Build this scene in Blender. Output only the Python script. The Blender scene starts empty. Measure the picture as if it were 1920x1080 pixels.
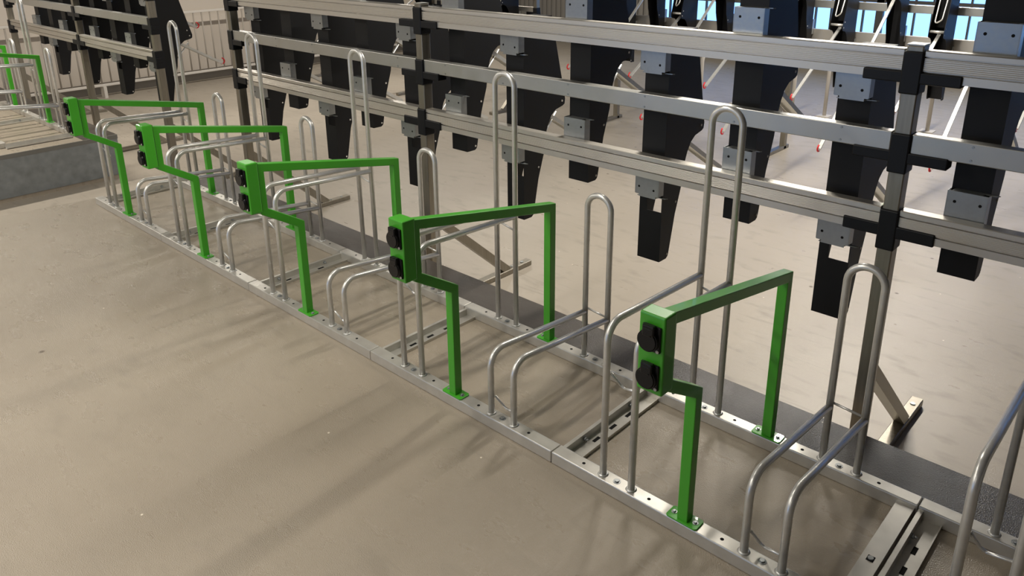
import bpy, bmesh, math, random
from mathutils import Vector, Matrix
random.seed(4)
scn = bpy.context.scene
COL = scn.collection

# ------------------------------------------------------------------ materials
def new_mat(name):
    m = bpy.data.materials.new(name); m.use_nodes = True
    nt = m.node_tree; b = nt.nodes['Principled BSDF']
    return m, nt, b

def L(c):  # sRGB 0-255 to linear
    return tuple((v/255/12.92) if v/255 <= .04045 else ((v/255+.055)/1.055)**2.4 for v in c)+(1,)

def metal(name, col, rough, var=.25, scale=30, metallic=.9, bump=0.0, stretch=(1,1,1)):
    m, nt, b = new_mat(name)
    tc = nt.nodes.new('ShaderNodeTexCoord'); mp = nt.nodes.new('ShaderNodeMapping'); mp.inputs['Scale'].default_value = stretch
    nz = nt.nodes.new('ShaderNodeTexNoise'); nz.inputs['Scale'].default_value = scale; nz.inputs['Detail'].default_value = 5
    nt.links.new(tc.outputs['Object'], mp.inputs[0]); nt.links.new(mp.outputs[0], nz.inputs['Vector'])
    mx = nt.nodes.new('ShaderNodeMix'); mx.data_type = 'RGBA'
    c = L(col)
    mx.inputs[6].default_value = tuple(v*(1-var) for v in c[:3])+(1,); mx.inputs[7].default_value = tuple(min(1, v*(1+var*.6)) for v in c[:3])+(1,)
    nt.links.new(nz.outputs['Fac'], mx.inputs[0]); nt.links.new(mx.outputs[2], b.inputs['Base Color'])
    mr = nt.nodes.new('ShaderNodeMapRange'); mr.inputs['To Min'].default_value = rough-.08; mr.inputs['To Max'].default_value = rough+.12
    nt.links.new(nz.outputs['Fac'], mr.inputs[0]); nt.links.new(mr.outputs[0], b.inputs['Roughness'])
    b.inputs['Metallic'].default_value = metallic
    if bump:
        bp = nt.nodes.new('ShaderNodeBump'); bp.inputs['Strength'].default_value = bump; bp.inputs['Distance'].default_value = .002
        nt.links.new(nz.outputs['Fac'], bp.inputs['Height']); nt.links.new(bp.outputs[0], b.inputs['Normal'])
    return m

def plain(name, col, rough=.5, metallic=0, coat=0):
    m, nt, b = new_mat(name)
    b.inputs['Base Color'].default_value = L(col); b.inputs['Roughness'].default_value = rough
    b.inputs['Metallic'].default_value = metallic; b.inputs['Coat Weight'].default_value = coat
    if max(col) < 40: b.inputs['Specular IOR Level'].default_value = .3
    nz = nt.nodes.new('ShaderNodeTexNoise'); nz.inputs['Scale'].default_value = 260
    bp = nt.nodes.new('ShaderNodeBump'); bp.inputs['Strength'].default_value = .08; bp.inputs['Distance'].default_value = .0006
    nt.links.new(nz.outputs['Fac'], bp.inputs['Height']); nt.links.new(bp.outputs[0], b.inputs['Normal'])
    return m

def floor_mat(name, c1, c2, rough, dark=None, grit=.5):
    m, nt, b = new_mat(name); N = nt.nodes; K = nt.links
    tc = N.new('ShaderNodeTexCoord')
    def noise(s, d=4, st=None):
        n = N.new('ShaderNodeTexNoise'); n.inputs['Scale'].default_value = s; n.inputs['Detail'].default_value = d
        if st:
            mp = N.new('ShaderNodeMapping'); mp.inputs['Scale'].default_value = st
            K.new(tc.outputs['Object'], mp.inputs[0]); K.new(mp.outputs[0], n.inputs['Vector'])
        else: K.new(tc.outputs['Object'], n.inputs['Vector'])
        return n
    def ramp(src, a, bb):
        r = N.new('ShaderNodeMapRange'); r.inputs['From Min'].default_value = a; r.inputs['From Max'].default_value = bb
        K.new(src, r.inputs[0]); return r.outputs[0]
    def mix(f, a, bcol):
        x = N.new('ShaderNodeMix'); x.data_type = 'RGBA'; K.new(f, x.inputs[0])
        for i, v in ((6, a), (7, bcol)):
            if isinstance(v, tuple): x.inputs[i].default_value = v
            else: K.new(v, x.inputs[i])
        return x.outputs[2]
    big = noise(.9, 6); mid = noise(5, 8, (1, 2.2, 1)); fine = noise(300, 2); strk = noise(3.2, 5, (.7, 9, 1))
    base = mix(ramp(big.outputs['Fac'], .35, .65), L(c1), L(c2))
    base = mix(ramp(mid.outputs['Fac'], .56, .74), base, tuple(v*.84 for v in L(c1)[:3])+(1,))
    base = mix(ramp(strk.outputs['Fac'], .62, .8), base, tuple(v*.80 for v in L(c1)[:3])+(1,))
    sp = N.new('ShaderNodeTexVoronoi'); sp.inputs['Scale'].default_value = 5.5; K.new(tc.outputs['Object'], sp.inputs['Vector'])
    base = mix(ramp(sp.outputs['Distance'], .028, .02), base, L((222, 212, 196)))
    sp2 = N.new('ShaderNodeTexVoronoi'); sp2.inputs['Scale'].default_value = 2.3; K.new(tc.outputs['Object'], sp2.inputs['Vector'])
    base = mix(ramp(sp2.outputs['Distance'], .035, .015), base, L((96, 84, 70)))
    K.new(base, b.inputs['Base Color'])
    r = N.new('ShaderNodeMapRange'); r.inputs['To Min'].default_value = rough-.10; r.inputs['To Max'].default_value = rough+.14
    K.new(mid.outputs['Fac'], r.inputs[0]); K.new(r.outputs[0], b.inputs['Roughness'])
    bp = N.new('ShaderNodeBump'); bp.inputs['Strength'].default_value = grit; bp.inputs['Distance'].default_value = .0022
    K.new(fine.outputs['Fac'], bp.inputs['Height'])
    bp2 = N.new('ShaderNodeBump'); bp2.inputs['Strength'].default_value = .25; bp2.inputs['Distance'].default_value = .01
    K.new(mid.outputs['Fac'], bp2.inputs['Height']); K.new(bp.outputs[0], bp2.inputs['Normal']); K.new(bp2.outputs[0], b.inputs['Normal'])
    return m

M = dict(
    floor=floor_mat('coated_concrete', (163, 152, 136), (152, 141, 126), .28, grit=.8),
    lower=floor_mat('pale_concrete', (160, 151, 138), (168, 159, 146), .30, grit=.5),
    strip=floor_mat('dark_floor_strip', (70, 64, 58), (62, 57, 52), .36, grit=.8),  # darker floor tone along the back edge of both platforms
    galv=metal('galvanised_steel', (214, 213, 209), .32, var=.14, scale=45, metallic=.6),
    rail=metal('galvanised_rail', (204, 201, 194), .36, var=.18, scale=22, metallic=.62),
    zinc=metal('zinc_plate', (160, 163, 164), .32, var=.12, scale=60, metallic=.8),
    alu=metal('brushed_aluminium', (206, 201, 192), .40, var=.03, scale=5, stretch=(.4, 4, 4)),
    flat=metal('flat_aluminium', (186, 185, 180), .38, var=.10, scale=9),
    post=metal('mill_steel', (150, 144, 132), .36, var=.35, scale=9, stretch=(9, 9, .6)),
    sheet=metal('galvanised_sheet', (136, 140, 141), .55, var=.45, scale=14, metallic=.25),
    green=plain('green_powder_coat', (66, 162, 38), .36, coat=.2),
    black=plain('black_powder_coat', (12, 12, 14), .5),
    plast=plain('black_plastic', (13, 14, 18), .45),
    sock=plain('socket_plastic', (17, 17, 18), .28),
    slot=plain('dark_hole', (12, 12, 12), .9),
    red=plain('red_rubber', (200, 28, 36), .4),
    wall=plain('painted_wall', (198, 188, 176), .8),
    ceil=plain('ceiling_paint', (112, 110, 106), .9),
    dwall=plain('grey_wall', (128, 124, 118), .85),
    wbase=plain('dark_wall_base', (92, 86, 78), .8),  # darker tone for the low band at the wall foot
    white=plain('white_paint', (198, 192, 184), .5),
    wframe=plain('window_frame_paint', (70, 68, 66), .5),
    seam=plain('slab_edge', (112, 110, 104), .7),
    fbar=plain('fence_bar_paint', (158, 150, 140), .5),
)
m, nt, b = new_mat('window_glass')
b.inputs['Base Color'].default_value = (.9, .95, 1, 1); b.inputs['Roughness'].default_value = .02
b.inputs['Transmission Weight'].default_value = 1; b.inputs['IOR'].default_value = 1.02
M['glass'] = m

# ------------------------------------------------------------------ mesh helpers
class MB:
    def __init__(self): self.bm = bmesh.new(); self.mi = 0
    def _faces(self, fs, smooth=False):
        for f in fs: f.material_index = self.mi; f.smooth = smooth
    def box(self, x0, x1, y0, y1, z0, z1):
        v = [self.bm.verts.new((x, y, z)) for x in (x0, x1) for y in (y0, y1) for z in (z0, z1)]
        q = [(0,1,3,2), (4,6,7,5), (0,4,5,1), (2,3,7,6), (0,2,6,4), (1,5,7,3)]
        self._faces([self.bm.faces.new([v[i] for i in k]) for k in q]); return self
    def bbox(self, x0, x1, y0, y1, z0, z1, r, seg=2):
        t = bmesh.new()
        v = [t.verts.new((x, y, z)) for x in (x0, x1) for y in (y0, y1) for z in (z0, z1)]
        for k in [(0,1,3,2), (4,6,7,5), (0,4,5,1), (2,3,7,6), (0,2,6,4), (1,5,7,3)]: t.faces.new([v[i] for i in k])
        bmesh.ops.bevel(t, geom=t.edges[:], offset=r, segments=seg, affect='EDGES', profile=.5)
        mp = {w: self.bm.verts.new(w.co) for w in t.verts}
        self._faces([self.bm.faces.new([mp[w] for w in f.verts]) for f in t.faces]); t.free(); return self
    def prism(self, pts, axis, a, b):
        """extrude a closed outline (list of 2D points) along an axis from a to b"""
        def P(p, h):
            return {'x': (h, p[0], p[1]), 'y': (p[0], h, p[1]), 'z': (p[0], p[1], h)}[axis]
        A = [self.bm.verts.new(P(p, a)) for p in pts]; B = [self.bm.verts.new(P(p, b)) for p in pts]
        n = len(pts); fs = [self.bm.faces.new(A[::-1]), self.bm.faces.new(B)]
        for i in range(n): fs.append(self.bm.faces.new([A[i], A[(i+1) % n], B[(i+1) % n], B[i]]))
        self._faces(fs); return self
    def cyl(self, c, axis, r, h, n=16, r2=None):
        r2 = r if r2 is None else r2
        ax = Vector({'x': (1,0,0), 'y': (0,1,0), 'z': (0,0,1)}[axis]) if isinstance(axis, str) else Vector(axis).normalized()
        u = ax.orthogonal().normalized(); w = ax.cross(u); c = Vector(c)
        A = [self.bm.verts.new(c+(u*math.cos(2*math.pi*i/n)+w*math.sin(2*math.pi*i/n))*r) for i in range(n)]
        B = [self.bm.verts.new(c+ax*h+(u*math.cos(2*math.pi*i/n)+w*math.sin(2*math.pi*i/n))*r2) for i in range(n)]
        self._faces([self.bm.faces.new(A[::-1]), self.bm.faces.new(B)])
        self._faces([self.bm.faces.new([A[i], A[(i+1) % n], B[(i+1) % n], B[i]]) for i in range(n)], True); return self
    def tube(self, pts, r, bend=.0, n=14, steps=7, closed_caps=True):
        """round tube along a polyline, corners rounded with the given bend radius"""
        P = [Vector(p) for p in pts]; path = [P[0]]
        for i in range(1, len(P)-1):
            a, b_, c = P[i-1], P[i], P[i+1]
            d1 = (a-b_).normalized(); d2 = (c-b_).normalized(); ang = d1.angle(d2)
            br = bend[i-1] if isinstance(bend, (list, tuple)) else bend
            if br <= 0 or ang > 3.1: path.append(b_); continue
            t = min(br/math.tan(ang/2), (a-b_).length*.48, (c-b_).length*.48)
            rr = t*math.tan(ang/2); bis = (d1+d2).normalized(); cen = b_+bis*(rr/math.sin(ang/2))
            s = b_+d1*t-cen; e = b_+d2*t-cen; nrm = s.cross(e).normalized(); tot = s.angle(e)
            for k in range(steps+1): path.append(cen+Matrix.Rotation(tot*k/steps, 3, nrm) @ s)
        path.append(P[-1]); rings = []; up = None
        for i, p in enumerate(path):
            t = ((path[min(i+1, len(path)-1)]-p).normalized()+(p-path[max(i-1, 0)]).normalized()).normalized() if 0 < i < len(path)-1 else (path[1]-path[0] if i == 0 else path[-1]-path[-2]).normalized()
            up = t.orthogonal().normalized() if up is None else (up-t*up.dot(t)).normalized()
            w = t.cross(up)
            rings.append([self.bm.verts.new(p+(up*math.cos(2*math.pi*k/n)+w*math.sin(2*math.pi*k/n))*r) for k in range(n)])
        fs = []
        for a, b_ in zip(rings, rings[1:]):
            for k in range(n): fs.append(self.bm.faces.new([a[k], a[(k+1) % n], b_[(k+1) % n], b_[k]]))
        self._faces(fs, True)
        self._faces([self.bm.faces.new(rings[0][::-1]), self.bm.faces.new(rings[-1])]); return self
    def bar(self, a, b_, w, h, up=(0,0,1)):
        """rectangular bar between two points; w across, h along 'up'"""
        a, b_ = Vector(a), Vector(b_); t = (b_-a).normalized(); s = t.cross(Vector(up)).normalized(); u = s.cross(t)
        A = [self.bm.verts.new(a+s*i*w/2+u*j*h/2) for i, j in ((-1,-1), (1,-1), (1,1), (-1,1))]
        B = [self.bm.verts.new(b_+s*i*w/2+u*j*h/2) for i, j in ((-1,-1), (1,-1), (1,1), (-1,1))]
        fs = [self.bm.faces.new(A[::-1]), self.bm.faces.new(B)]+[self.bm.faces.new([A[i], A[(i+1) % 4], B[(i+1) % 4], B[i]]) for i in range(4)]
        self._faces(fs); return self
    def build(self, name, mats, parent=None, loc=None, bevel=0):
        bmesh.ops.recalc_face_normals(self.bm, faces=self.bm.faces[:])
        me = bpy.data.meshes.new(name); self.bm.to_mesh(me); self.bm.free()
        for mm in (mats if isinstance(mats, (list, tuple)) else [mats]): me.materials.append(M[mm] if isinstance(mm, str) else mm)
        o = bpy.data.objects.new(name, me); COL.objects.link(o)
        if parent: o.parent = parent
        if loc: o.location = loc
        if bevel:
            bv = o.modifiers.new('bevel', 'BEVEL'); bv.width = bevel; bv.segments = 2; bv.limit_method = 'ANGLE'
        return o

def empty(name, loc, label, cat, group=None, rz=0):
    o = bpy.data.objects.new(name, None); COL.objects.link(o); o.location = loc; o.rotation_euler = (0, 0, rz)
    o.empty_display_size = .1; tag(o, label, cat, group); return o
def tag(o, label, cat, group=None):
    o['label'] = label; o['category'] = cat
    if group: o['group'] = group
def struct(o): o['kind'] = 'structure'; return o
def copy_tree(o, parent=None):
    c = o.copy(); COL.objects.link(c); c.parent = parent
    for ch in list(o.children): copy_tree(ch, c)
    return c
def place(proto, used, loc, label, rz=0):
    o = proto if not used.get(proto.name) else copy_tree(proto)
    used[proto.name] = True
    o.location = loc; o.rotation_euler = (0, 0, rz); o['label'] = label; return o
used = {}

# ------------------------------------------------------------------ setting
Z0 = -.40                      # level of the lower floor
EDGE = .865                    # back edge of the raised platforms
def slab(pts, name, mat, z0, z1):
    return struct(MB().prism(pts, 'z', z0, z1).build(name, mat))
slab([(-9, -8), (13, -8), (13, 11), (-9, 11)], 'floor', 'lower', Z0-.1, Z0)
# the platform under the racks; its left edge runs slightly askew
slab([(-1.55, -8), (13, -8), (13, EDGE), (.02, EDGE)], 'platform', 'floor', Z0, -.0006)
slab([(-9, -8), (-1.86, -8), (-1.86, EDGE), (-9, EDGE)], 'platform', 'floor', Z0, -.0006)
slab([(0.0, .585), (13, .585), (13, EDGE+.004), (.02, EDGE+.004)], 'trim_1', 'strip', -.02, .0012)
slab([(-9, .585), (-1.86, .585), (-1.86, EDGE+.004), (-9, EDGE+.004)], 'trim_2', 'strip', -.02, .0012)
t = MB(); t.box(-1.862, -1.852, -8, EDGE-.002, Z0+.035, -.035)
for y in (-.62, -.30, .62, .80):
    for z in (-.12, -.28): t.cyl((-1.852, y, z), 'x', .009, .004, 10)
struct(t.build('trim_3', 'sheet'))
struct(MB().box(-1.8625, -1.850, -8, EDGE+.002, -.035, .0016).build('trim_4', 'seam'))
# walls and ceiling
CZ = 3.1
struct(MB().box(-6.25, -6.1, -8, 11, Z0, CZ).build('wall_left', 'wall'))
struct(MB().box(-6.1, -6.06, EDGE+.01, 10.4, Z0, Z0+.15).build('wall_base_left', 'wbase'))  # low dark band along the foot of the left wall
struct(MB().box(12.0, 12.15, -8, 11, Z0, CZ).build('wall_right', 'dwall'))
struct(MB().box(-9, 13, -8.15, -8, 1.2, CZ).box(-9, -3, -8.15, -8, Z0, 1.2).box(3.8, 13, -8.15, -8, Z0, 1.2).box(-3, 3.8, -8.15, -8, Z0, .15).build('wall_front', 'dwall'))
struct(MB().box(-9, 13, -8, 11, CZ, CZ+.1).build('ceiling', 'ceil'))
YB = 10.4
WX0, WX1, WZ0, WZ1 = -2.3, 9.0, .05, 2.5
w = MB(); w.box(-9, WX0, YB, YB+.15, Z0, CZ).box(WX1, 13, YB, YB+.15, Z0, CZ).box(WX0, WX1, YB, YB+.15, Z0, WZ0).box(WX0, WX1, YB, YB+.15, WZ1, CZ)
x = -6.0
while x < WX0-.05:                      # ribbed cladding left of the windows
    w.box(x, x+.06, YB-.03, YB, Z0, CZ); x += .12
struct(w.build('wall_back', 'dwall'))
nwin = 6; ww = (WX1-WX0)/nwin
for i in range(nwin):
    a, b_ = WX0+i*ww, WX0+(i+1)*ww
    f = MB()
    for xx in (a, b_-.05): f.box(xx, xx+.05, YB+.02, YB+.09, WZ0, WZ1)
    for zz in (WZ0, WZ0+.62, WZ0+1.4, WZ1-.05): f.box(a, b_, YB+.02, YB+.09, zz, zz+.045)
    for k in range(1, 8): f.box(a+ww*k/8-.011, a+ww*k/8+.011, YB+.03, YB+.08, WZ0, WZ1)
    f = struct(f.build('window_%d' % (i+1), 'wframe'))
    MB().box(a+.02, b_-.02, YB+.052, YB+.058, WZ0+.02, WZ1-.02).build('pane', 'glass', f)
struct(MB().box(WX0-.05, WX1+.05, YB-.10, YB+.02, WZ0-.04, WZ0).build('trim_5', 'white'))

# office block seen through the windows
bl = empty('office_building', (4, 26, Z0), 'pale office block with rows of glazed bays outside the back windows', 'building')
MB().box(-22, 22, 0, 6, 0, 14).build('wall', plain('facade_render', (176, 190, 204), .7), bl)
g = plain('facade_glass', (70, 110, 150), .12)
for r_ in range(3):
    k = MB()
    for c_ in range(22):
        k.box(-21.5+c_*2, -20.2+c_*2, -.05, .02, .5+r_*3.2, 2.6+r_*3.2)
    k.build('window_band', g, bl)

# ------------------------------------------------------------------ bicycle rack module (1 m long)
H, W, D = .0456, .0525, .5525
YF, YR = W/2, D+W/2
XA, XB = .199, .3085           # tall holder tubes
XC, XD = .693, .8045           # low holder tubes
R = .0118
def rail(y0, name, parent, holes):
    t = MB(); t.bbox(.0015, .9985, y0, y0+W, 0.0, H, .0035, 2)
    t.mi = 1
    for hx in holes: t.cyl((hx, y0+W/2, H-.001), 'z', .0058, .0014, 12)
    o = t.build(name, ['rail', 'slot'], parent)
    for hx in (.254, .749):
        q = MB(); q.cyl((hx, y0+W/2, H), 'z', .0125, .0012, 16).cyl((hx, y0+W/2, H+.0012), 'z', .0078, .0045, 6)
        q.build('bolt', 'zinc', o)
    return o
def holder(name, xa, xb, zf, zj, top, wz, parent):
    """wheel holder: two bent guide arms and a tall loop behind them"""
    h = MB()
    rr = (xb-xa)/2; xm = (xa+xb)/2
    pts = [(xa, YR, H)]+[(xm-rr*math.cos(math.pi*k/14), YR, top-R-rr+rr*math.sin(math.pi*k/14)) for k in range(15)]+[(xb, YR, H)]
    h.tube(pts, R, n=16)
    for xx in (xa, xb): h.cyl((xx, YR, H), 'z', .0185, .004, 18, .0135)
    o = h.build(name, 'galv', parent)
    for xx in (xa, xb):
        a = MB(); a.tube([(xx, YF, H), (xx, YF, zf), (xx, YR-R*.6, zj)], R, bend=.062, n=16, steps=9)
        a.cyl((xx, YF, H), 'z', .0185, .004, 18, .0135)
        a.build('guide_arm', 'galv', o)
    xm = (xa+xb)/2
    s = MB(); s.tube([(xa+.008, YF+.012, wz+.045), (xa+.03, YF+.034, wz), (xa+.045, YF+.036, wz-.008), (xb-.008, YF+.012, wz+.018)], .0042, bend=.01, n=8)
    s.build('wheel_stop', 'galv', o)
    s = MB(); s.tube([(xa+.008, YR+.004, zj+(-.05 if top > 1 else .015)), (xb-.008, YR+.004, zj+(-.07 if top > 1 else .005))], .0042, n=8)
    s.build('cross_wire', 'galv', o)
    return o
def cross_channel(parent):
    t = MB(); y0, y1 = W-.01, D+.01
    t.box(.012, .016, y0, y1, .0, .034); t.box(.016, .072, y0, y1, .0, .004); t.box(.068, .072, y0, y1, .0, .013)
    t.box(.002, .012, y0, y1, .030, .034)
    t.mi = 1
    for yy in (y0+.16, (y0+y1)/2, y1-.16): t.box(.034, .047, yy-.018, yy+.018, .0035, .0046)
    o = t.build('cross_channel', ['rail', 'slot'], parent)
    for yy in (W+.11, D-.11):
        b_ = MB(); b_.cyl((.016, yy, .018), 'x', .0085, .003, 14).cyl((.019, yy, .018), 'x', .007, .007, 6).cyl((.026, yy, .018), 'x', .004, .008, 8)
        b_.build('bolt', 'zinc', o)
rk = empty('bicycle_rack', (0, 0, 0), '', 'bicycle rack', 'galvanised wheel racks bolted end to end')
rail(0, 'front_rail', rk, (.12, .375, .625, .875)); rail(D, 'rear_rail', rk, (.12, .375, .625, .875))
holder('tall_wheel_holder', XA, XB, .594, .566, 1.182, .375, rk)
holder('low_wheel_holder', XC, XD, .303, .248, .768, .07, rk)
cross_channel(rk)

# ------------------------------------------------------------------ green charging stand (origin at its front foot)
S2 = .0175
def square_path(t, pts, w):
    """mitred square tube along a polyline lying in the YZ plane"""
    P = [Vector((p[0], p[1])) for p in pts]; ring = []
    for i, p in enumerate(P):
        d1 = (p-P[i-1]).normalized() if i else None; d2 = (P[i+1]-p).normalized() if i < len(P)-1 else None
        n1 = Vector((-d1.y, d1.x)) if d1 else None; n2 = Vector((-d2.y, d2.x)) if d2 else None
        if n1 is None: o = n2
        elif n2 is None: o = n1
        else:
            o = (n1+n2).normalized(); o = o/max(.3, o.dot(n1))
        ring.append([t.bm.verts.new((sx, p.x+o.x*s*w, p.y+o.y*s*w)) for sx, s in ((-w, -1), (w, -1), (w, 1), (-w, 1))])
    fs = []
    for a, b_ in zip(ring, ring[1:]):
        for k in range(4): fs.append(t.bm.faces.new([a[k], a[(k+1) % 4], b_[(k+1) % 4], b_[k]]))
    fs += [t.bm.faces.new(ring[0][::-1]), t.bm.faces.new(ring[-1])]
    t._faces(fs)
st = empty('charging_stand', (0, 0, 0), '', 'charging stand', 'green charging stands in the front row')
t = MB(); yb = -.1425-YF
square_path(t, [(0, .004), (0, .489-H), (yb, .593-H), (yb, .788-H), (YR-YF, .654-H), (YR-YF, .004)], S2)
t.build('frame', 'green', st, bevel=.0025)
for yy in (0, YR-YF):
    p = MB(); p.prism([(-.052+dx, yy-.026+dy) if False else (q[0], yy+q[1]) for q in [(-.046,-.026), (.046,-.026), (.052,-.020), (.052,.020), (.046,.026), (-.046,.026), (-.052,.020), (-.052,-.020)] for dx in (0,) for dy in (0,)], 'z', 0, .005)
    o = p.build('base_plate', 'green', st, bevel=.001)
    for xx in (-.036, .036):
        b_ = MB(); b_.cyl((xx, yy, .005), 'z', .0088, .0015, 14).cyl((xx, yy, .0065), 'z', .006, .005, 10, .004)
        b_.build('bolt', 'zinc', o)
y0, y1 = -.215-YF, -.1620-YF
MB().bbox(-.038, .038, y0, y1, .600-H, .822-H, .005, 3).build('socket_box', 'green', st)
MB().box(-.034, .034, y1-.001, y1+.0015, .604-H, .818-H).build('box_seam', 'slot', st)
for zc in (.757-H, .650-H):
    p = MB(); p.bbox(-.024, .029, y0-.007, y0+.001, zc-.034, zc+.038, .003, 2)
    p.bbox(-.017, .017, y0-.020, y0-.004, zc+.014, zc+.042, .003, 2)
    o = p.build('socket', 'sock', st)
    l = MB(); l.cyl((-.003, y0-.004, zc-.003), 'y', .0305, -.012, 32, .029).cyl((-.003, y0-.016, zc-.003), 'y', .0275, -.0025, 32, .025)
    l.bbox(-.015, .010, y0-.021, y0-.012, zc+.012, zc+.034, .002, 2)
    l.box(.008, .014, y0-.021, y0-.008, zc+.018, zc+.034)
    l.build('socket_lid', 'sock', o)
    MB().cyl((.023, y0-.007, zc-.028), 'y', .0045, -.0018, 14).cyl((.023, y0-.0088, zc-.028), 'y', .0022, -.0006, 6).build('screw', 'white', o)

ordn = ['leftmost', 'second from left', 'third from left', 'fourth from left', 'fifth from left', 'sixth from left']
rlab = ['galvanised rack section at the far left end of the front row, beside the floor gap',
        'galvanised rack section under the second green stand from left',
        'galvanised rack section under the middle green stand of the front row',
        'galvanised rack section under the fourth green stand from left',
        'galvanised rack section under the nearest, rightmost green stand',
        'galvanised rack section cut by the right edge of the photo, without visible stand']
glab = ['green charging stand at the far left end of the front row, beside the floor gap',
        'second green charging stand from the left in the front row',
        'middle green charging stand of the five in the front row, bright lit side',
        'green charging stand just left of the nearest one, dark shaded side',
        'nearest green charging stand, rightmost, with two black socket lids facing us']
for i in range(6):
    place(rk, used, (i, 0, 0), rlab[i])
    if i < 5: place(st, used, (i+.5015, YF, H), glab[i])
last = [o for o in bpy.data.objects if o.get('label') == rlab[4]][0]
pl = MB(); pl.box(.940, .992, W-.01, D+.01, .030, .034).box(.988, .992, W-.01, D+.01, 0, .030); pl.mi = 1; pl.box(.955, .975, .24, .265, .0338, .0345)
po = pl.build('end_angle', ['rail', 'slot'], last)
MB().cyl((.965, .2525, .0343), 'z', .008, .004, 10).build('bolt', 'zinc', po)
# rack on the far-left platform
LX = -3.10
for k, lb in enumerate(['galvanised rack section on the left platform next to its edge', 'galvanised rack section on the left platform cut by the left photo edge']):
    r2 = copy_tree(rk); r2.location = (LX-k, 0, 0); r2['label'] = lb; r2['group'] = 'racks on the left platform'
    g2 = copy_tree(st); g2.location = (LX-k+.45, YF, H); g2['group'] = 'green stands on the left platform'
    g2['label'] = ['green charging stand on the left platform nearer its edge, rear post fully seen', 'green charging stand on the left platform farther away, at the left photo edge'][k]
e = MB(); y0, y1 = W-.01, D+.01
e.box(LX+1.002, LX+1.006, y0, y1, 0, .036); e.box(LX+1.006, LX+1.06, y0, y1, 0, .004); e.box(LX+1.056, LX+1.06, y0, y1, 0, .016)
tag(e.build('end_channel', 'rail'), 'galvanised end channel closing the rack on the left platform', 'metal channel')
# ------------------------------------------------------------------ mounting frames for the bicycle lifts
FY = 1.0
UP, MID, LOW = (1.252, 1.350), (1.008, 1.076), (.713, .810)
def grooved_beam(x0, x1, z0, z1, parent):
    h = z1-z0; d = .045
    t = MB()
    # outline in (y,z): front face with two deep grooves and fine ribs
    g1a, g1b = z0+h*.75, z0+h*.81; g2a, g2b = z0+h*.27, z0+h*.33
    o = [(d, z0), (0, z0), (0, g2a), (.012, g2a), (.012, g2b), (0, g2b)]
    n = 7
    for i in range(n):
        za = g2b+(g1a-g2b)*(i+.30)/n; zb = g2b+(g1a-g2b)*(i+.70)/n
        o += [(0, za), (.0011, (za+zb)/2), (0, zb)]
    o += [(0, g1a), (.012, g1a), (.012, g1b), (0, g1b), (0, z1-.003), (.003, z1), (d, z1)]
    t.prism(o, 'x', x0, x1)
    return t.build('grooved_beam', 'alu', parent)
def frame(name, loc, rz, label, posts, ends, beam_sets, screws, sgn=1):
    root = empty(name, loc, label, 'mounting frame', None, rz)
    for k, px in enumerate(posts):
        p = MB(); p.bbox(px-.026, px+.026, 0, .058, .002, 1.362-Z0, .004, 2)
        po = p.build('post', 'post', root)
        MB().bbox(px-.027, px+.027, -.001, .059, 1.362-Z0, 1.367-Z0, .001, 1).build('post_cap', 'flat', po)
        f = MB(); f.bbox(px-.026, px+.026, -.06, .87, .0015, .036, .003, 1)
        f.build('foot_bar', 'post', po)
        f = MB(); f.bar((px, .045, .165-Z0), (px, .655, .028), .046, .05, up=(0, 0, 1))
        f.build('brace', 'post', po)
        b_ = MB(); b_.cyl((px, .80, .0355), 'z', .011, .005, 12)
        b_.cyl((px, .70, .0355), 'z', .008, .005, 8); b_.build('bolt', 'zinc', po)
        hasl, hasr = px > ends[0]+.01, px < ends[1]-.01
        for (z0, z1, za, zb) in ((1.206, 1.345, 1.246, 1.279), (.938, 1.074, .979, 1.013), (.660, .806, .712, .752)):
            c = MB(); c.bbox(px-.031, px+.031, -.010, .064, z0-Z0, z1-Z0, .005, 2)
            a0 = px-.150 if hasl else px-.036; a1 = px+.150 if hasr else px+.036
            c.bbox(a0, a1, -.008, .052, za-.004-Z0, zb-Z0, .004, 2)
            c.build('connector', 'plast', po)
    for a, b_ in zip(posts, posts[1:]):
        for kk, (z0, z1) in (('g', UP), ('f', MID), ('g', LOW)):
            xa, xb = a+.032, b_-.032
            if kk == 'g': grooved_beam(xa, xb, z0-Z0, z1-Z0, root)
            else:
                t = MB(); t.bbox(xa, xb, 0, .045, z0-Z0, z1-Z0, .003, 2); bo = t.build('flat_beam', 'flat', root)
                for sx in screws:
                    if xa < sx < xb:
                        s = MB(); s.cyl((sx, .0, z1-.012-Z0), 'y', .0042, -.002, 10).cyl((sx, .0, z0+.012-Z0), 'y', .0042, -.002, 10); s.build('screw', 'zinc', bo)
    return root
cents_high = [4.878, 4.063, 3.248, 2.433, 1.618, .803]
cents_low = [4.468, 3.656, 2.843, 2.048, 1.220, .410]
lh = [-1.718, -2.535, -3.35, -4.15]
ll = [-1.31, -2.12, -2.94, -3.75]
frame('mounting_frame', (0, FY, Z0), 0, 'near aluminium frame of beams and posts behind the green stands, centre to right', [.215, 2.235, 4.666, 7.1], (.215, 7.1), None, cents_high+cents_low)
frame('mounting_frame', (0, FY, Z0), 0, 'near aluminium frame of beams and posts in the upper left corner', [-4.88, -2.78, -1.10], (-4.88, -1.10), None, lh+ll)
YM = 6.74
frame('mounting_frame', (0, YM-FY, Z0), math.pi, 'far aluminium frame holding the second row of black lifts before the windows', [-7.1, -4.72, -2.25, -.2], (-7.1, -.2), None, [])
frame('mounting_frame', (0, YM-FY, Z0), math.pi, 'far aluminium frame at the back left behind the near lifts', [1.05, 2.82, 4.9], (1.05, 4.9), None, [])

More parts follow.
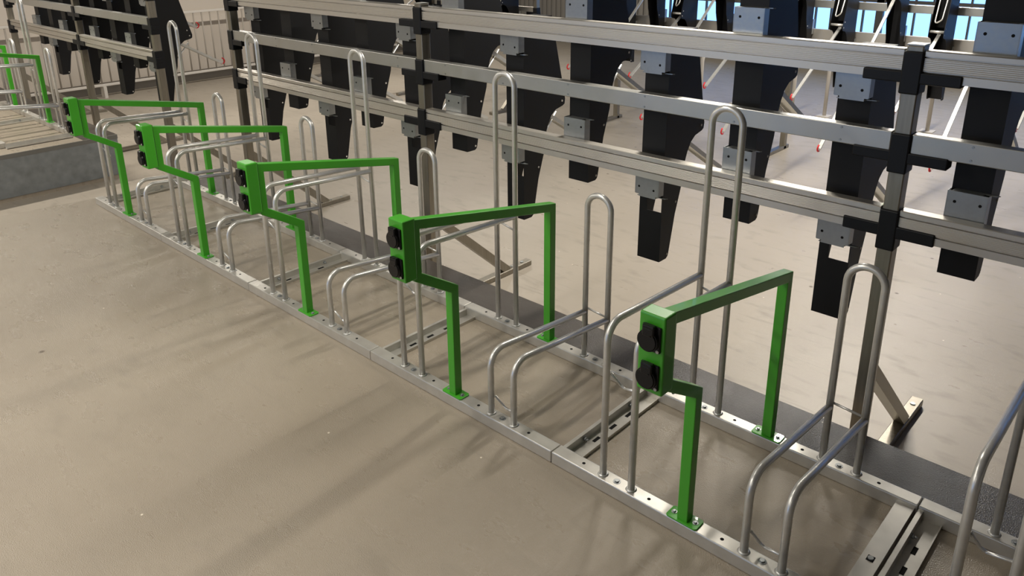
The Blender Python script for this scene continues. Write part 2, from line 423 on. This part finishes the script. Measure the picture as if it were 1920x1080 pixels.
# ------------------------------------------------------------------ black bicycle lifts (origin: bottom, centre of bracket face)
def lift(kind, far, hook=True):
    """kind 'low' or 'high': where the brackets sit; far: long arm reaching out"""
    g = 'lifts of the far row' if far == 1 else 'black lifts hung on the near frames'; far = far == 1
    root = empty('bicycle_lift', (0, 0, 0), '', 'bicycle lift', g)
    w = .0565; t = MB(); y = 1.05
    prof = [(.038, 0), (.095, 0), (.108, .008), (.113, .02), (.150, .20), (.193, .33), (.208, .43), (.225, .475), (.250, .515), (.285, .540), (.340, .552), (.356, .560), (.360, .585), (.355, .605), (.247, 1.02), (.038, 1.02)]
    for sx in (-1, 1): t.prism(prof, 'x', sx*w-.0015, sx*w+.0015)
    if kind == 'low':
        t.box(-w, w, .038, .041, 0, .235); t.box(-w, w, .038, .041, .30, 1.02); t.box(-w, -.02, .038, .041, .235, .30)
    else: t.box(-w, w, .038, .041, 0, 1.02)
    t.box(-w, w, .178, .181, .62, 1.02); t.box(-w, w, .038, .247, 1.017, 1.02)
    t.mi = 1
    for sx in (-1, 1):
        for (yy, zz) in ((.335, .578), (.318, .625), (.100, .022), (.15, .26)):
            t.cyl((sx*(w+.001), yy, zz), 'x', .0055, .0022*sx, 8)
    t.build('body', ['black', 'white'], root)
    for (a, b_) in (((.305, .452), (.850, .997)) if kind == 'low' else ((.162, .309), (.707, .854))):
        k = MB(); k.box(-.0585, .0585, -.0, .003, a+.01, b_); k.box(-.04, .045, 0, .003, a, a+.01) if kind == 'low' else None
        k.box(-.0605, -.058, 0, .040, a+.012, b_); k.box(.058, .0605, 0, .040, a+.012, b_)
        zt = b_ if kind == 'high' else a
        s = 1 if kind == 'high' else -1
        k.prism([(-.05, .004), (.04, .004), (.045, .026), (.078, .030), (.085, .038), (.03, .040), (-.045, .038)], 'z', zt-.003*(s > 0), zt+.003*(s < 0))
        k.mi = 1
        for hx, hz in (((0, .118), (-.04, .045), (.035, .038)) if kind == 'low' else ((-.035, .112), (.04, .112), (.005, .035))):
            k.cyl((hx, .0002, a+hz), 'y', .0052, -.0008, 10)
        k.build('mounting_bracket', ['zinc', 'slot'], root)
    if far:
        A, B = ((.26, .57), (1.13, .07)) if kind == 'low' else ((.24, .56), (1.52, -.50))
    else:
        A, B = (.24, .53), (.62, .31)
    arm = MB(); dy, dz = B[0]-A[0], B[1]-A[1]; ln = math.hypot(dy, dz); n = (-dz/ln, dy/ln)
    wd = .013 if far else .024
    arm.bar((0, A[0], A[1]), (0, B[0], B[1]), wd*2, .012, up=(0, n[0], n[1]))
    if not far:
        arm.bar((-wd, A[0]+.01, A[1]-.008), (-wd, B[0], B[1]-.008), .003, .02, up=(0, n[0], n[1]))
        arm.bar((wd, A[0]+.01, A[1]-.008), (wd, B[0], B[1]-.008), .003, .02, up=(0, n[0], n[1]))
    ao = arm.build('wheel_arm', 'galv', root)
    hk = MB()
    u = (dy/ln, dz/ln)
    pts = []
    for k in range(9):
        an = -math.radians(20)+math.radians(170)*k/8
        pts.append((0, B[0]+.002+.030*math.sin(an+.2), B[1]+.012-.027*math.cos(an)))
    if hook: hk.tube(pts, .0065, n=8); hk.build('hook', 'red', ao)
    if not far: MB().tube([(.015, .335, .515), (.015, .13, .29)], .006, n=8).build('strut', 'galv', root)
    if far:
        s = MB(); s.tube([(-.03, .22, 1.00), (-.03, .36, .70), (.03, .33, .66), (.03, .22, 1.00)], .006, bend=.02, n=8)
        s.build('wire_guide', 'galv', root)
        MB().cyl((-w, .33, .60), 'x', .011, 2*w, 12).build('roller', 'galv', root)
    return root
lows = {f: lift('low', f, f > 0) for f in (0, 1, 2)}; highs = {f: lift('high', f, f > 0) for f in (0, 1, 2)}
posw = ['rightmost', 'second from right', 'third from right', 'fourth from right', 'fifth from right', 'sixth from right']
def add(proto, key, loc, label, rz=0, group=None):
    o = proto if key not in used else copy_tree(proto)
    used[key] = 1; o.location = loc; o.rotation_euler = (0, 0, rz); o['label'] = label
    if group: o['group'] = group
    return o
for i, x in enumerate(cents_high):
    add(highs[0], 'h0', (x, 1.05, .590), 'black lift hung high, bracket above beams, %s on long near frame' % posw[i])
for i, x in enumerate(cents_low):
    add(lows[0], 'l0', (x, 1.05, .302), 'black lift hung low, bracket under beams, %s on long near frame' % posw[i])
for i, x in enumerate(lh):
    add(highs[2 if i == 0 else 0], 'h2' if i == 0 else 'h0', (x, 1.05, .590), 'black lift hung high on the upper left frame, %s of its four' % ['rightmost', 'second from right', 'third from right', 'leftmost'][i], 0, 'black lifts on the upper left frame')
for i, x in enumerate(ll):
    add(lows[2 if i == 0 else 0], 'l2' if i == 0 else 'l0', (x, 1.05, .302), 'black lift hung low on the upper left frame, %s of its four' % ['rightmost', 'second from right', 'third from right', 'leftmost'][i], 0, 'black lifts on the upper left frame')
fl = [4.40, 3.59, 2.78, 1.97, 1.16, .40]; fh = [4.00, 3.20, 2.38, 1.57, .77]
for i, x in enumerate(fl):
    add(lows[1], 'l1', (x, YM-1.05, .302), 'low hung black lift of the far row before the windows, %s' % posw[i], math.pi)
for i, x in enumerate(fh):
    add(highs[1], 'h1', (x, YM-1.05, .590), 'high hung black lift of the far row before the windows, %s' % posw[i], math.pi)
for i, x in enumerate([-1.35, -2.17, -2.98]):
    add(lows[1], 'l1', (x, YM-1.05, .302), 'black lift at the back left far frame, %s of three' % ['right', 'middle', 'left'][i], math.pi, 'lifts of the back left far frame')

# ------------------------------------------------------------------ left fence and hoops
fn = empty('barrier_fence', (-5.8, 0, Z0), 'pale barrier fence of upright bars along the far left wall', 'fence')
t = MB(); t.bbox(-.018, .018, -.4, 9.0, 1.02, 1.055, .006, 2); t.build('top_rail', 'white', fn)
t = MB(); t.bbox(-.018, .018, -.4, 9.0, .15, .185, .006, 2); t.build('bottom_rail', 'white', fn)
t = MB(); y = -.35
while y < 9.0: t.cyl((0, y, .18), 'z', .011, .845, 8); y += .127
t.build('bars', 'fbar', fn)
for yy in (.2, 2.2, 4.2, 6.2, 8.2):
    MB().box(-.06, .06, yy-.02, yy+.02, 0, .155).build('foot', 'white', fn)
for i, (x, lb) in enumerate([(3.12, 'pale tubular hoop on a base plate in front of the windows, rightmost'), (1.99, 'pale tubular hoop on a base plate in front of the windows, middle'), (.87, 'pale tubular hoop on a base plate in front of the windows, leftmost')]):
    h = empty('bicycle_hoop', (x, 7.4, Z0), lb, 'bicycle hoop', 'tubular hoops before the windows')
    MB().tube([(0, 0, .004), (0, 0, .74), (0, -.95, .74), (0, -.95, .004)], .021, bend=.10, n=12).build('hoop_tube', 'white', h)
    for yy in (0, -.95): MB().box(-.07, .07, yy-.07, yy+.07, 0, .008).build('base_plate', 'white', h)

# ------------------------------------------------------------------ light
def area(x, y, z, sx, sy, e, col=(1, .94, .84)):
    l = bpy.data.lights.new('batten_or_fill_lamp', 'AREA'); l.shape = 'RECTANGLE'; l.size = sx; l.size_y = sy; l.energy = e; l.color = col
    o = bpy.data.objects.new('batten_or_fill_lamp', l); COL.objects.link(o); o.location = (x, y, z)
for y in (2.4, 4.2, 6.0, 7.8): area(3.2, y, 2.62, .10, 1.25, 64)
for x, y, e in ((3.0, -.6, 22), (2.6, -2.4, 38), (1.6, -4.4, 58), (-.6, -2.4, 52), (4.6, -4.6, 26)): area(x, y, 2.62, .10, 1.25, e)  # the last is an added fill lamp brightening the nearest stand's front
for y in (-4.6, -2.2, .2, 2.6, 5.0, 7.4): area(-3.0, y, 2.62, .10, 1.25, 56)
wl = bpy.data.worlds.new('sky'); scn.world = wl; wl.use_nodes = True
bg = wl.node_tree.nodes['Background']; bg.inputs[0].default_value = (.26, .52, 1.0, 1); bg.inputs[1].default_value = 2.2

# ------------------------------------------------------------------ camera
cam = bpy.data.cameras.new('camera'); co = bpy.data.objects.new('camera', cam); COL.objects.link(co); scn.camera = co
RM = [[.73351374, -.21098093, .64609956], [.67961525, .24023846, -.69311514], [-.00898389, .94750859, .31960407]]
m4 = Matrix(RM).to_4x4(); m4.translation = Vector((5.42443714, -1.71020596, 1.72597071)); co.matrix_world = m4
cam.sensor_width = 36; cam.lens = 1460.141/1920*36; cam.shift_y = -180/1920
cam.clip_start = .05; cam.clip_end = 200
scn.view_settings.view_transform = 'Standard'; scn.view_settings.look = 'None'
scn.view_settings.gamma = 1; scn.view_settings.use_curve_mapping = False; scn.view_settings.exposure = 0.14
